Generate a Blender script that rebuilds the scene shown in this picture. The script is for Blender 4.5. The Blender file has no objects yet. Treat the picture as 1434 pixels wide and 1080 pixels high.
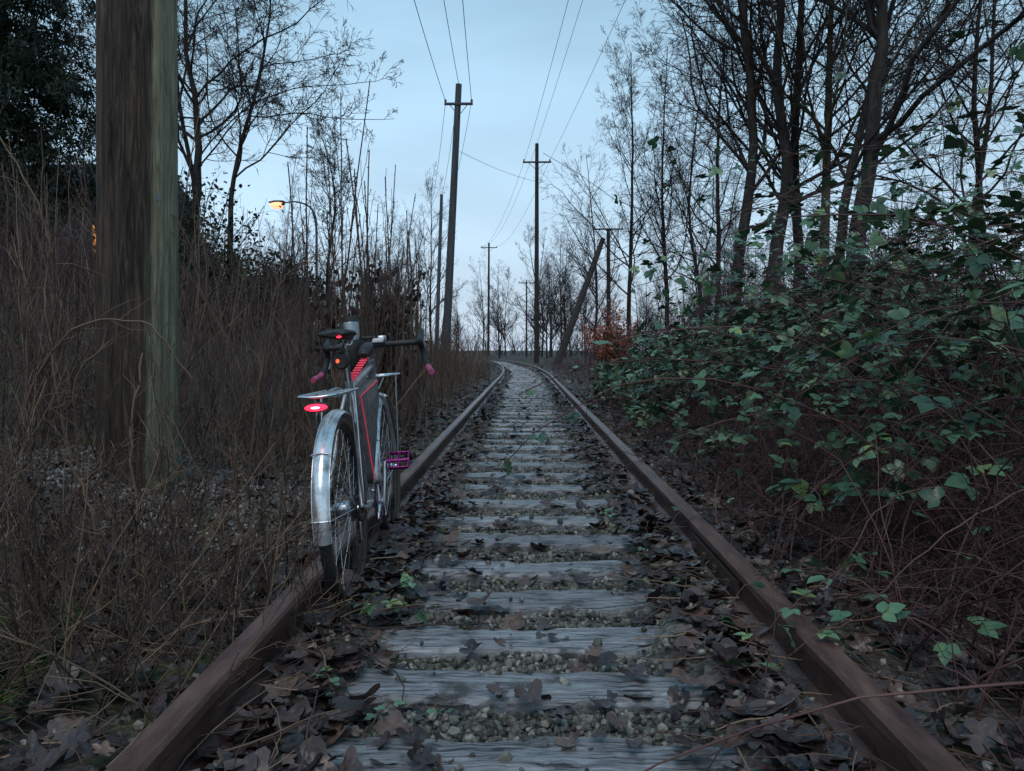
import bpy, bmesh, math, random
import numpy as np
from mathutils import Vector, Matrix
rng=np.random.default_rng(7); random.seed(7)
U=rng.uniform
sc=bpy.context.scene
sc.view_settings.view_transform='Standard'; sc.view_settings.look='None'; sc.view_settings.exposure=0

# ------------------------------------------------------------ mesh helpers
def nrm(a): return a/np.maximum(np.linalg.norm(a,axis=-1,keepdims=True),1e-9)
class MB:
    def __init__(s): s.v=[];s.f=[];s.m=[];s.r=[];s.n=0
    def add(s,v,f,mat=0,rnd=0.5):
        v=np.asarray(v,float).reshape(-1,3); f=np.asarray(f,int)
        s.v.append(v); s.f.append(f+s.n); s.m.append(np.full(len(f),mat,int))
        r=np.asarray(rnd,float); s.r.append(np.full(len(v),float(r)) if r.ndim==0 else r.reshape(-1)); s.n+=len(v)
        return s
    def build(s,name,mats,smooth=True,parent=None):
        me=bpy.data.meshes.new(name); V=np.concatenate(s.v); me.vertices.add(len(V)); me.vertices.foreach_set('co',V.ravel())
        L=np.concatenate([f.ravel() for f in s.f]); k=np.concatenate([np.full(len(f),f.shape[1]) for f in s.f])
        st=np.concatenate([[0],np.cumsum(k)[:-1]])
        me.loops.add(len(L)); me.loops.foreach_set('vertex_index',L.astype(np.int32))
        me.polygons.add(len(k)); me.polygons.foreach_set('loop_start',st.astype(np.int32))
        me.polygons.foreach_set('material_index',np.concatenate(s.m).astype(np.int32))
        me.polygons.foreach_set('use_smooth',np.full(len(k),smooth))
        me.update(calc_edges=True)
        at=me.attributes.new('rnd','FLOAT','POINT'); at.data.foreach_set('value',np.concatenate(s.r).astype(np.float32))
        for m in (mats if isinstance(mats,list) else [mats]): me.materials.append(m)
        o=bpy.data.objects.new(name,me); sc.collection.objects.link(o)
        if parent: o.parent=parent
        return o
def empty(name,loc=(0,0,0),rot=(0,0,0)):
    e=bpy.data.objects.new(name,None); sc.collection.objects.link(e); e.location=loc; e.rotation_euler=rot; e.empty_display_size=.2; return e
def tubes(mb,P,R,S=3,mat=0,rnd=None,ref=(.31,.87,.17),cap=False):
    P=np.asarray(P,float); 
    if P.ndim==2: P=P[None]
    M,N,_=P.shape; R=np.broadcast_to(np.asarray(R,float),(M,N))
    T=nrm(np.gradient(P,axis=1)); rf=np.broadcast_to(nrm(np.array(ref)),T.shape)
    A=nrm(np.cross(T,rf)); B=np.cross(T,A); a=np.arange(S)/S*2*np.pi
    V=P[:,:,None]+R[:,:,None,None]*(np.cos(a)[:,None]*A[:,:,None]+np.sin(a)[:,None]*B[:,:,None])
    idx=np.arange(M*N*S).reshape(M,N,S); n2=np.roll(idx,-1,axis=2)
    F=np.stack([idx[:,:-1],n2[:,:-1],n2[:,1:],idx[:,1:]],-1).reshape(-1,4)
    r=.5 if rnd is None else (rnd if np.ndim(rnd)==0 else np.repeat(rnd,N*S))
    mb.add(V,F,mat,r)
    if cap:
        for e in (0,N-1):
            c=V[:,e].reshape(-1,3); mb.add(c,np.arange(M*S).reshape(M,S)[:,::(-1 if e==0 else 1)],mat,.5)
def inst(mb,tv,tf,pos,rot,scale,mat=0,rnd=None):
    M=len(pos); scale=np.asarray(scale,float)
    if scale.ndim==1: scale=scale[:,None]
    V=np.einsum('mij,mvj->mvi',rot,tv[None]*scale[:,None,:])+pos[:,None]
    F=(tf[None]+(np.arange(M)*len(tv))[:,None,None]).reshape(-1,tf.shape[1])
    mb.add(V,F,mat,.5 if rnd is None else np.repeat(rnd,len(tv)))
def frames(n,az=None):
    n=nrm(n); M=len(n); r=rng.normal(size=(M,3)); x=nrm(np.cross(r,n)); y=np.cross(n,x); return np.stack([x,y,n],-1)
def dirframes(d,tilt=.5):
    d=nrm(d); up=np.array([0,0,1.])+rng.normal(size=d.shape)*tilt; x=nrm(np.cross(d,up)); z=np.cross(x,d); return np.stack([x,d,z],-1)
def children(P,R,k,t0,t1,ang,lr,up,wig,N,rr=.6,taper=.25,rmin=.003):
    M,Np,_=P.shape; t=U(t0,t1,(M,k)); fi=t*(Np-1-1e-6); i=np.floor(fi).astype(int); fr=(fi-i)[...,None]; m=np.arange(M)[:,None]
    st=P[m,i]*(1-fr)+P[m,i+1]*fr; tg=nrm(P[m,i+1]-P[m,i]); Lp=np.linalg.norm(np.diff(P,axis=1),axis=2).sum(1)
    pr=nrm(np.cross(rng.normal(size=(M,k,3)),tg)); a=(ang*U(.6,1.35,(M,k)))[...,None]
    d=np.cos(a)*tg+np.sin(a)*pr; L=(Lp[:,None]*lr*(1.15-.75*t)*U(.6,1.25,(M,k))).reshape(-1,1)
    r0=((R[m,i]*(1-fr[...,0])+R[m,i+1]*fr[...,0])*rr).reshape(-1,1); r0=np.maximum(r0,rmin)
    d=d.reshape(-1,3); p=st.reshape(-1,3); out=[p]
    for j in range(N-1):
        d=nrm(d+np.array([0,0,up])+rng.normal(size=d.shape)*wig); p=p+d*L/(N-1); out.append(p)
    return np.stack(out,1), np.maximum(r0*np.linspace(1,taper,N)[None],rmin*.6)
def catmull(pts,n=8):
    p=np.array(pts,float); p=np.vstack([2*p[0]-p[1],p,2*p[-1]-p[-2]]); out=[]
    for i in range(1,len(p)-2):
        for t in np.linspace(0,1,n,endpoint=False):
            a,b,c,d=p[i-1:i+3]; out.append(.5*((2*b)+(c-a)*t+(2*a-5*b+4*c-d)*t*t+(-a+3*b-3*c+d)*t**3))
    out.append(p[-2]); return np.array(out)
def rbox(mb,c,s,bev=.003,mat=0,rot=None,rnd=.5):
    bm=bmesh.new(); bmesh.ops.create_cube(bm,size=1); bmesh.ops.scale(bm,vec=Vector(s),verts=bm.verts)
    if bev>0: bmesh.ops.bevel(bm,geom=bm.edges[:],offset=min(bev,min(s)*.45),segments=2,affect='EDGES',profile=.6)
    bmesh.ops.triangulate(bm,faces=bm.faces[:]); bm.verts.ensure_lookup_table()
    v=np.array([x.co[:] for x in bm.verts]); f=np.array([[w.index for w in q.verts] for q in bm.faces]); bm.free()
    if rot is not None: v=v@np.array(rot.to_matrix()).T
    mb.add(v+np.array(c),f,mat,rnd)
# ------------------------------------------------------------ materials
def nm(name,rough=.7,metal=0,spec=.5):
    m=bpy.data.materials.new(name); m.use_nodes=True; nt=m.node_tree; b=nt.nodes['Principled BSDF']
    b.inputs['Roughness'].default_value=rough; b.inputs['Metallic'].default_value=metal; b.inputs['Specular IOR Level'].default_value=spec
    return m,nt,b
def pmat(name,cols,scale=(5,5,5),detail=5,rough=.7,bump=0,bdist=.01,metal=0,rnd=0.,spec=.4,rvar=0,trans=0):
    m,nt,b=nm(name,rough,metal,spec); N=nt.nodes; L=nt.links
    tc=N.new('ShaderNodeTexCoord'); mp=N.new('ShaderNodeMapping'); mp.inputs['Scale'].default_value=scale
    no=N.new('ShaderNodeTexNoise'); no.inputs['Scale'].default_value=1; no.inputs['Detail'].default_value=detail; no.inputs['Roughness'].default_value=.65
    L.new(tc.outputs['Object'],mp.inputs[0]); L.new(mp.outputs[0],no.inputs['Vector'])
    st=N.new('ShaderNodeMapRange'); st.inputs[1].default_value=.28; st.inputs[2].default_value=.72; L.new(no.outputs['Fac'],st.inputs[0])
    fac=st.outputs[0]
    if rnd>0:
        at=N.new('ShaderNodeAttribute'); at.attribute_name='rnd'; mx=N.new('ShaderNodeMix'); mx.inputs[0].default_value=rnd
        L.new(fac,mx.inputs[2]); L.new(at.outputs['Fac'],mx.inputs[3]); fac=mx.outputs[0]
    cr=N.new('ShaderNodeValToRGB'); e=cr.color_ramp.elements
    while len(e)<len(cols): e.new(.5)
    for q,(p,c) in zip(e,cols): q.position=p; q.color=(*c,1)
    L.new(fac,cr.inputs[0]); L.new(cr.outputs[0],b.inputs['Base Color'])
    if bump:
        bp=N.new('ShaderNodeBump'); bp.inputs['Strength'].default_value=bump; bp.inputs['Distance'].default_value=bdist
        L.new(no.outputs['Fac'],bp.inputs['Height']); L.new(bp.outputs[0],b.inputs['Normal'])
    if rvar:
        mr=N.new('ShaderNodeMapRange'); mr.inputs[3].default_value=rough-rvar; mr.inputs[4].default_value=rough+rvar
        L.new(no.outputs['Fac'],mr.inputs[0]); L.new(mr.outputs[0],b.inputs['Roughness'])
    return m
def emis(name,col,st):
    m,nt,b=nm(name); b.inputs['Base Color'].default_value=(*col,1); b.inputs['Emission Color'].default_value=(*col,1); b.inputs['Emission Strength'].default_value=st; return m

M_bark=pmat('bark',[(0,(.009,.008,.008)),(.5,(.022,.018,.018)),(1,(.058,.050,.042))],(9,9,2.5),4,.9,.8,.03)
M_barkmoss=pmat('bark_mossy',[(0,(.03,.028,.018)),(.5,(.07,.063,.035)),(1,(.12,.115,.07))],(9,9,2.5),4,.9,.8,.03)
M_twig=pmat('twig',[(0,(.013,.010,.010)),(1,(.035,.026,.025))],(3,3,3),0,.9)
M_far=pmat('distant_bark',[(0,(.020,.016,.019)),(1,(.050,.038,.039))],(.3,.3,.3),0,.9,rnd=.3)
M_cane=pmat('bramble_cane',[(0,(.026,.011,.012)),(.5,(.075,.030,.030)),(1,(.19,.105,.085))],(4,4,4),1,.55,rnd=.75)
M_dry=pmat('dry_stem',[(0,(.022,.013,.011)),(.5,(.095,.056,.040)),(1,(.30,.21,.14))],(4,4,4),1,.75,rnd=.8)
M_maroon=pmat('maroon_twig',[(0,(.022,.010,.012)),(.6,(.092,.042,.044)),(1,(.23,.15,.12))],(2,2,2),1,.75,rnd=.8)
M_leafg=pmat('bramble_leaf',[(0,(.012,.030,.016)),(.4,(.034,.085,.042)),(.8,(.095,.185,.095)),(1,(.25,.28,.07))],(25,25,25),2,.38,.3,.004,rnd=.75,spec=.5)
M_litter=pmat('dead_leaf',[(0,(.012,.009,.010)),(.4,(.038,.026,.027)),(.75,(.080,.053,.049)),(1,(.19,.11,.07))],(40,40,40),3,.36,.5,.004,rnd=.75,spec=.5,rvar=.12)
M_stone=pmat('gravel_stone',[(0,(.030,.030,.027)),(.4,(.090,.087,.074)),(.75,(.18,.172,.145)),(1,(.38,.37,.33))],(60,60,60),2,.5,.3,.003,rnd=.8)
M_pale=pmat('pale_litter',[(0,(.06,.055,.052)),(.6,(.17,.16,.155)),(1,(.44,.42,.40))],(60,60,60),2,.7,rnd=.8)
M_grass=pmat('grass_blade',[(0,(.025,.055,.014)),(.6,(.07,.14,.035)),(1,(.18,.19,.07))],(5,5,5),1,.6,rnd=.8)
M_straw=pmat('straw',[(0,(.06,.042,.026)),(1,(.26,.19,.12))],(5,5,5),1,.75,rnd=.8)
M_rail=pmat('rusty_rail',[(0,(.040,.021,.019)),(.5,(.115,.060,.050)),(1,(.21,.12,.092))],(18,4,18),7,.38,.4,.004,metal=.2,rvar=.16,spec=.6)
M_iron=pmat('rusty_iron',[(0,(.025,.016,.014)),(1,(.09,.05,.038))],(40,40,40),4,.7,.5,.003)
M_orange=pmat('rust_orange_leaf',[(0,(.12,.04,.028)),(.6,(.30,.10,.065)),(1,(.44,.19,.12))],(9,9,9),1,.7,rnd=.8)
M_conif=pmat('conifer_needles',[(0,(.005,.013,.009)),(.6,(.013,.029,.017)),(1,(.030,.052,.027))],(2,2,2),1,.85,rnd=.6)
M_brownleaf=pmat('withered_leaf',[(0,(.010,.007,.007)),(1,(.06,.035,.03))],(9,9,9),1,.8,rnd=.7)
M_wire=pmat('wire_black',[(0,(.02,.02,.022)),(1,(.03,.03,.032))],rough=.6,detail=0)
M_polefar=pmat('pole_wood_dark',[(0,(.012,.010,.010)),(1,(.04,.034,.03))],(12,12,1),3,.85,.5,.01)
M_polegrey=pmat('pole_wood_grey',[(0,(.032,.037,.046)),(1,(.085,.09,.105))],(12,12,1),3,.85,.5,.01)
M_ceramic=pmat('insulator',[(0,(.10,.10,.11)),(1,(.18,.18,.19))],rough=.3)

def woodmat():
    m,nt,b=nm('weathered_sleeper_wood',.42,0,.5); N=nt.nodes;L=nt.links
    tc=N.new('ShaderNodeTexCoord'); mp=N.new('ShaderNodeMapping'); mp.inputs['Scale'].default_value=(5.5,75,30); L.new(tc.outputs['Object'],mp.inputs[0])
    n1=N.new('ShaderNodeTexNoise'); n1.inputs['Scale'].default_value=1; n1.inputs['Detail'].default_value=7; n1.inputs['Roughness'].default_value=.7; n1.inputs['Distortion'].default_value=.9; L.new(mp.outputs[0],n1.inputs['Vector'])
    n2=N.new('ShaderNodeTexNoise'); n2.inputs['Scale'].default_value=6; n2.inputs['Detail'].default_value=6; n2.inputs['Roughness'].default_value=.65; L.new(tc.outputs['Object'],n2.inputs['Vector'])
    cr=N.new('ShaderNodeValToRGB'); e=cr.color_ramp.elements; e[0].position=.38; e[0].color=(.010,.010,.012,1); e[1].position=.68; e[1].color=(.38,.39,.41,1)
    q=e.new(.46); q.color=(.15,.156,.17,1); L.new(n1.outputs['Fac'],cr.inputs[0])
    at=N.new('ShaderNodeAttribute'); at.attribute_name='rnd'
    mr=N.new('ShaderNodeMapRange'); mr.inputs[3].default_value=.72; mr.inputs[4].default_value=1.2; L.new(at.outputs['Fac'],mr.inputs[0])
    mu=N.new('ShaderNodeMix'); mu.data_type='RGBA'; mu.blend_type='MULTIPLY'; mu.inputs[0].default_value=1; L.new(cr.outputs[0],mu.inputs[6]); L.new(mr.outputs[0],mu.inputs[7])
    ms=N.new('ShaderNodeMapRange'); ms.inputs[1].default_value=.53; ms.inputs[2].default_value=.63; ms.inputs[4].default_value=.85; L.new(n2.outputs['Fac'],ms.inputs[0])
    mx=N.new('ShaderNodeMix'); mx.data_type='RGBA'; mx.inputs[7].default_value=(.034,.032,.027,1); L.new(ms.outputs[0],mx.inputs[0]); L.new(mu.outputs[2],mx.inputs[6])
    L.new(mx.outputs[2],b.inputs['Base Color'])
    rr=N.new('ShaderNodeMapRange'); rr.inputs[1].default_value=.3; rr.inputs[2].default_value=.7; rr.inputs[3].default_value=.20; rr.inputs[4].default_value=.6; L.new(n2.outputs['Fac'],rr.inputs[0]); L.new(rr.outputs[0],b.inputs['Roughness'])
    bp=N.new('ShaderNodeBump'); bp.inputs['Strength'].default_value=1; bp.inputs['Distance'].default_value=.008; L.new(n1.outputs['Fac'],bp.inputs['Height']); L.new(bp.outputs[0],b.inputs['Normal'])
    return m
M_sleeper=woodmat()
def groundmat():
    m,nt,b=nm('forest_floor',.75,0,.35); N=nt.nodes;L=nt.links
    tc=N.new('ShaderNodeTexCoord')
    vo=N.new('ShaderNodeTexVoronoi'); vo.inputs['Scale'].default_value=42; L.new(tc.outputs['Object'],vo.inputs['Vector'])
    bw=N.new('ShaderNodeSeparateColor'); L.new(vo.outputs['Color'],bw.inputs[0])
    g=N.new('ShaderNodeValToRGB'); e=g.color_ramp.elements; e[0].color=(.025,.025,.022,1); e[1].color=(.19,.185,.16,1); L.new(bw.outputs[0],g.inputs[0])
    n1=N.new('ShaderNodeTexNoise'); n1.inputs['Scale'].default_value=14; n1.inputs['Detail'].default_value=6; L.new(tc.outputs['Object'],n1.inputs['Vector'])
    d=N.new('ShaderNodeValToRGB'); e=d.color_ramp.elements; e[0].position=.3; e[0].color=(.010,.008,.008,1); e[1].position=.72; e[1].color=(.085,.058,.05,1); L.new(n1.outputs['Fac'],d.inputs[0])
    at=N.new('ShaderNodeAttribute'); at.attribute_name='rnd'
    mx=N.new('ShaderNodeMix'); mx.data_type='RGBA'; L.new(at.outputs['Fac'],mx.inputs[0]); L.new(d.outputs[0],mx.inputs[6]); L.new(g.outputs[0],mx.inputs[7])
    n2=N.new('ShaderNodeTexNoise'); n2.inputs['Scale'].default_value=1.7; n2.inputs['Detail'].default_value=5; L.new(tc.outputs['Object'],n2.inputs['Vector'])
    ms=N.new('ShaderNodeMapRange'); ms.inputs[1].default_value=.54; ms.inputs[2].default_value=.64; ms.inputs[4].default_value=.75; L.new(n2.outputs['Fac'],ms.inputs[0])
    m2=N.new('ShaderNodeMix'); m2.data_type='RGBA'; m2.inputs[7].default_value=(.050,.070,.018,1); L.new(ms.outputs[0],m2.inputs[0]); L.new(mx.outputs[2],m2.inputs[6])
    L.new(m2.outputs[2],b.inputs['Base Color'])
    ad=N.new('ShaderNodeMath'); ad.operation='ADD'; L.new(vo.outputs['Distance'],ad.inputs[0]); L.new(n1.outputs['Fac'],ad.inputs[1])
    bp=N.new('ShaderNodeBump'); bp.inputs['Strength'].default_value=.9; bp.inputs['Distance'].default_value=.02; L.new(ad.outputs[0],bp.inputs['Height']); L.new(bp.outputs[0],b.inputs['Normal'])
    return m
M_ground=groundmat()

# ------------------------------------------------------------ terrain
def cx(y):
    y=np.asarray(y,float); return -np.maximum(y-22,0)**2/560.
def sstep(a,b,x):
    t=np.clip((x-a)/(b-a),0,1); return t*t*(3-2*t)
def gz(x,y):
    x=np.asarray(x,float); y=np.asarray(y,float); u=x-cx(y); a=np.abs(u); aw=a+(.05*np.sin(y*3.1+np.sign(u))+.04*np.sin(y*7.7+2*np.sign(u)))*(a<.72)
    z=-.042+.078*sstep(.38,.58,aw)-.022*sstep(.68,.72,a)-.01*sstep(.9,1.3,a)
    z=z+np.minimum(.24*np.maximum(-u-1.9,0)**1.05,4.0)*sstep(80,25,y)
    z=z+.20*np.exp(-((x+2.15)/.75)**2-((y-4.3)/.8)**2)
    z=z+.05*np.maximum(u-1.6,0)*sstep(60,20,y)*(u<12)+.52*(u>=12)*sstep(60,20,y)
    k=sstep(.9,2.5,a); z=z+k*(.05*np.sin(x*2.3+y*1.1)*np.cos(y*1.9-x)+.10*np.sin(x*.7+2)*np.sin(y*.53))
    z=z+.006*np.sin(x*31+y*17)*np.sin(y*27-x*11)+.006*np.sin(x*13-y*7)
    return z
def terrain():
    xs=np.concatenate([-np.geomspace(3,600,70)[::-1],np.linspace(-2.95,2.95,150),np.geomspace(3,600,70)])
    ys=np.concatenate([[-60,-20,-8,-3],np.linspace(-1,9,220),np.geomspace(9.1,900,130)])
    X,Y=np.meshgrid(xs,ys); Z=gz(X,Y); u=np.abs(X-cx(Y))
    n=len(xs); i=np.arange(len(ys)-1)[:,None]*n+np.arange(n-1)[None]; F=np.stack([i,i+1,i+n+1,i+n],-1).reshape(-1,4)
    w=np.clip(1-sstep(.42,.62,u)+.0,0,1)*.85+.25*sstep(.9,1.1,u)*(1-sstep(1.3,1.9,u))
    MB().add(np.stack([X,Y,Z],-1),F,0,w.ravel()).build('ground',M_ground)
terrain()

# ------------------------------------------------------------ railway track
track=empty('railway_track')
def rail(side,name):
    y=np.concatenate([np.linspace(-4,24,57),np.linspace(25,190,166)]); c=cx(y); sl=np.gradient(c,y); nx=1/np.sqrt(1+sl**2); ny=-sl*nx
    pr=np.array([(-.066,.0),(-.066,.008),(-.012,.028),(-.009,.105),(-.034,.118),(-.035,.140),(-.028,.150),(.028,.150),(.035,.140),(.034,.118),(.009,.105),(.012,.028),(.066,.008),(.066,.0)])
    jit=.002*np.sin(y*1.7+side)
    V=np.stack([(c+nx*side*.7525+jit)[:,None]+nx[:,None]*pr[:,0],y[:,None]+ny[:,None]*(side*.7525+pr[:,0]),np.broadcast_to(pr[:,1]+.012,(len(y),len(pr)))],-1)
    K=len(pr); i=np.arange(len(y)-1)[:,None]*K+np.arange(K-1)[None]; F=np.stack([i,i+1,i+K+1,i+K],-1).reshape(-1,4)
    MB().add(V,F).build(name,M_rail,smooth=False,parent=track)
rail(-1,'rail_west'); rail(1,'rail_east')
ty=[.95,1.33,1.713,2.09,2.466,2.855,3.258,3.72,4.19,4.66,5.2,5.68,6.2,6.76]
while ty[-1]<120: ty.append(ty[-1]+U(.5,.6))
ty=np.array(ty); mb=MB(); fx=MB()
for y0 in ty:
    near=y0<9; n=60 if near else 8; hw=U(.085,.108); x=np.linspace(-1.27,1.27,n)+U(-.05,.05); c0=float(cx(y0)); th=-2*max(y0-22,0)/560.+U(-.03,.03)
    cs=np.array([(-1,-.14),(-1,-.02),(-.93,-.004),(-.5,0),(0,.001),(.5,0),(.93,-.004),(1,-.02),(1,-.14)])
    lowf=np.interp(np.linspace(0,1,n),np.linspace(0,1,9),rng.normal(size=9))*.006
    yy=cs[:,0][None]*hw+rng.normal(size=(n,9))*(.003 if near else 0)+lowf[:,None]+(cs[:,0]>0)[None]*np.interp(np.linspace(0,1,n),np.linspace(0,1,14),rng.normal(size=14))[:,None]*.006
    zz=np.broadcast_to(cs[:,1],(n,9))+rng.normal(size=(n,9))*(.0018 if near else 0)+U(-.008,.006)
    for k in range(7 if near else 0):
        j=random.randint(4,n-8); w_=random.randint(2,7); s=random.choice([1,7]); zz[j:j+w_,s]-=U(.01,.05); zz[j:j+w_,s+(1 if s==1 else -1)]-=U(.003,.022)
    X=x[:,None]+0*yy; V=np.stack([c0+X*math.cos(th)+yy*math.sin(-th),y0+X*math.sin(th)+yy*math.cos(th),zz],-1)
    i=np.arange(n-1)[:,None]*9+np.arange(8)[None]; F=np.stack([i,i+9,i+10,i+1],-1).reshape(-1,4); mb.add(V,F,0,U(0,1))
    e=[0,(n-1)*9]
    for q in e: mb.add(V.reshape(-1,3)[q:q+9],np.arange(9)[None],0,.5)
    if y0<14:
        for s in (-1,1):
            rbox(fx,(c0+s*.7525,y0,.006),(.30,.18,.014),.004)
            for dx in (-.085,.085):
                rbox(fx,(c0+s*.7525+dx,y0+U(-.05,.05),.035),(.03,.022,.04),.005)
mb.build('sleepers',M_sleeper,smooth=False,parent=track)
for s in (-1,1):
    for yj in (3.05,):
        for side in (-1,1):
            rbox(fx,(s*.7525+side*.022,yj,.072),(.018,.72,.07),.005)
            for k in range(4): rbox(fx,(s*.7525+side*.037,yj-.27+k*.18,.075),(.022,.028,.028),.006)
fx.build('plates_and_spikes',M_iron,smooth=False,parent=track)

ico=(lambda b:(bmesh.ops.create_icosphere(b,subdivisions=1,radius=.5),b)[1])(bmesh.new())
IV=np.array([v.co[:] for v in ico.verts]); IF=np.array([[v.index for v in f.verts] for f in ico.faces]); ico.free()
def stones(mb,n,x,y,z,s,mat=0):
    for k in range(4):
        tv=IV*(1+rng.normal(size=(len(IV),1))*.16); sl=slice(k*n//4,(k+1)*n//4); m=len(x[sl])
        scl=s[sl][:,None]*U(.6,1.25,(m,3)); inst(mb,tv,IF,np.stack([x[sl],y[sl],z[sl]],-1),frames(rng.normal(size=(m,3))),scl,mat,U(0,1,m)**1.3)
mb=MB(); n=30000
y=1.2+ (U(0,1,n)**1.5)*13; x=rng.normal(size=n)*.32; x=np.where(np.abs(x)>.72,U(-.6,.6,n),x); dist=np.min(np.abs(y[:,None]-ty[None,:30]),axis=1)
k=(dist>.106)|(U(0,1,n)<.02); x=x[k];y=y[k];n=len(x); on=np.min(np.abs(y[:,None]-ty[None,:30]),axis=1)<.106
stones(mb,n,x,y,np.where(on,np.maximum(.004,gz(x,y)),gz(x,y)+U(0,.014,n)),U(.008,.028,n)*(1+.04*y))
n=5500; s=rng.choice([-1,1],n); x=s*U(.85,1.9,n); y=U(1.5,9,n); stones(mb,n,x,y,gz(x,y)+.003,U(.01,.035,n))
mb.build('ballast_gravel',M_stone,smooth=False)
mb=MB(); n=6000; y=4.1+rng.normal(size=n)*.40; x=-1.95+rng.normal(size=n)*.42; stones(mb,n,x,y,gz(x,y)+U(0,.03,n),U(.006,.030,n)); mb.build('pale_stone_patch',M_pale,smooth=False)

# fallen leaves
def leaf_template(lobes=5):
    n=20; a=np.linspace(0,2*np.pi,n,endpoint=False); r=.40+.11*np.cos(a*lobes)*np.where(np.abs(a-np.pi)<.9,.2,1)+rng.normal(size=n)*.015; r[n//2]=.12
    o=np.stack([r*np.sin(a),r*np.cos(a),.07*np.sin(a*3+.6)*r+.16*r**2],-1); mid=o*.5; mid[:,2]=.02*np.sin(a*5)
    V=np.vstack([[0,0,0],mid,o]); F=[]
    for i in range(n):
        j=(i+1)%n; F.append((0,1+i,1+j,1+j)); F.append((1+i,1+n+i,1+n+j,1+j))
    return V,F
def add_leaves(mb,x,y,z,size,tilt=.25):
    for k in range(8):
        V,F=leaf_template(random.choice([3,5,5,4])); V=V.copy(); V[:,2]+=.5*U(-1,1.6)*V[:,0]**2+.25*U(-1,1)*V[:,0]*V[:,1]+.3*U(-.6,1)*V[:,1]**2
        T=np.array([f[:3] for f in F if f[2]==f[3]]); Q=np.array([f for f in F if f[2]!=f[3]])
        sl=slice(k,None,8); m=len(x[sl]); nrmv=np.array([0,0,1.])+rng.normal(size=(m,3))*tilt; fr=frames(nrmv); p=np.stack([x[sl],y[sl],z[sl]],-1)
        s=size[sl][:,None]*np.stack([U(.55,1.1,m),U(.8,1.2,m),U(.5,1.5,m)],-1); r=U(0,1,m)
        inst(mb,V,T,p,fr,s,0,r); inst(mb,V,Q,p,fr,s,0,r)
mb=MB()
n=3600; s=rng.choice([-1,1],n); y=1.4+U(0,1,n)**1.4*14; x=s*(.59+rng.normal(size=n)*.09); x=np.where(U(0,1,n)<.16,U(-.6,.6,n),x); x=np.where((np.abs(np.abs(x)-.7525)<.06),s*.64,x)
add_leaves(mb,x+cx(y),y,np.maximum(gz(x,y),np.where(U(0,1,n)<.5,.002,-.03))+U(.004,.03,n),U(.045,.125,n))
n=6000; s=rng.choice([-1,1],n); y=1.2+U(0,1,n)**1.3*16; x=s*(.87+np.abs(rng.normal(size=n))*1.1); add_leaves(mb,x+cx(y),y,gz(x,y)+U(.005,.05,n),U(.045,.11,n),.35)
n=1500; y=U(14,50,n); x=cx(y)+rng.normal(size=n)*1.6; add_leaves(mb,x,y,gz(x,y)+.02,U(.07,.15,n),.4)
mb.build('fallen_leaves',M_litter)
mb=MB(); n=1000; s=rng.choice([-1,1],n); x=s*(.45+np.abs(rng.normal(size=n))*.7); y=1.4+U(0,1,n)**1.4*8; p=np.stack([x,y,gz(x,y)+U(.02,.06,n)],-1); d=rng.normal(size=(n,3))*np.array([1,1,.12]); d=nrm(d); out=[p]; L=U(.08,.45,n)
for j in range(5): d=nrm(d+rng.normal(size=d.shape)*np.array([.2,.2,.06])); p=p+d*(L/5)[:,None]; out.append(p)
tubes(mb,np.stack(out,1),np.linspace(1,.5,6)[None]*U(.0012,.0035,n)[:,None],4,0,U(0,1,n)); mb.build('fallen_twigs',M_dry)

# ------------------------------------------------------------ brush and brambles
LV=np.array([(0,0,0),(.26,.22,.07),(.34,.5,.09),(.2,.8,.03),(0,1.05,-.10),(-.2,.8,.03),(-.34,.5,.09),(-.26,.22,.07),(0,.3,0),(0,.6,0)])
LF=np.array([(0,1,8),(1,2,9),(1,9,8),(2,3,9),(3,4,9),(0,8,7),(7,9,6),(7,8,9),(6,9,5),(5,9,4)])
def trifoliate(mb,p,d,size,mat=0,rnd=None,tilt=.45):
    M=len(p); R=dirframes(d,tilt); rnd=U(0,1,M) if rnd is None else rnd
    for a,s in ((0,1.),(1.15,.8),(-1.15,.8)):
        c,si=math.cos(a),math.sin(a); rz=np.array([(c,-si,0),(si,c,0),(0,0,1)]); tv=(LV*s*[1.15,1,1])@rz.T+np.array([0,.12 if a==0 else 0,0])
        tv[:,2]+=U(-.1,.1)
        inst(mb,tv,LF,p,R,np.asarray(size)[:,None]*np.ones(3),mat,np.clip(rnd+U(-.08,.08,M),0,1))
def canes(x,y,h,N,lean,wig,curl=0.,towards=None):
    M=len(x); p=np.stack([x,y,gz(x,y)-.02],-1); d=nrm(np.array([0,0,1.])+rng.normal(size=(M,3))*lean+(0 if towards is None else towards)); out=[p]
    hd=nrm(d*np.array([1,1,0])+1e-5)
    for j in range(N-1):
        d=nrm(d+rng.normal(size=(M,3))*wig+np.array([0,0,-curl])*(j/N)+hd*curl*.3); p=p+d*(h/(N-1))[:,None]; p[:,2]=np.maximum(p[:,2],gz(p[:,0],p[:,1])+.01); out.append(p)
    return np.stack(out,1)
bram=empty('bramble_bush',(0,0,0)); mb=MB(); lf=MB()
def env(u,y):
    return (.28+.98*sstep(1.0,2.2,u)+.85*sstep(2.0,3.8,u))*(1-.5*sstep(5,13,y))
n=1850; y=1.1+U(0,1,n)**1.15*14; u=1.15+U(0,1,n)**.9*4.4; u=np.maximum(u,1.15+.25*U(0,1,n)+.35*sstep(3.2,2,y)+.9*sstep(7,13,y)*U(.3,1,n)); h=env(u,y)*U(.8,1.6,n)*1.5
P=canes(u+cx(y),y,h,12,.33,.09,.32,np.stack([-.22*np.ones(n),-.05*np.ones(n),0*np.ones(n)],-1))
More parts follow.
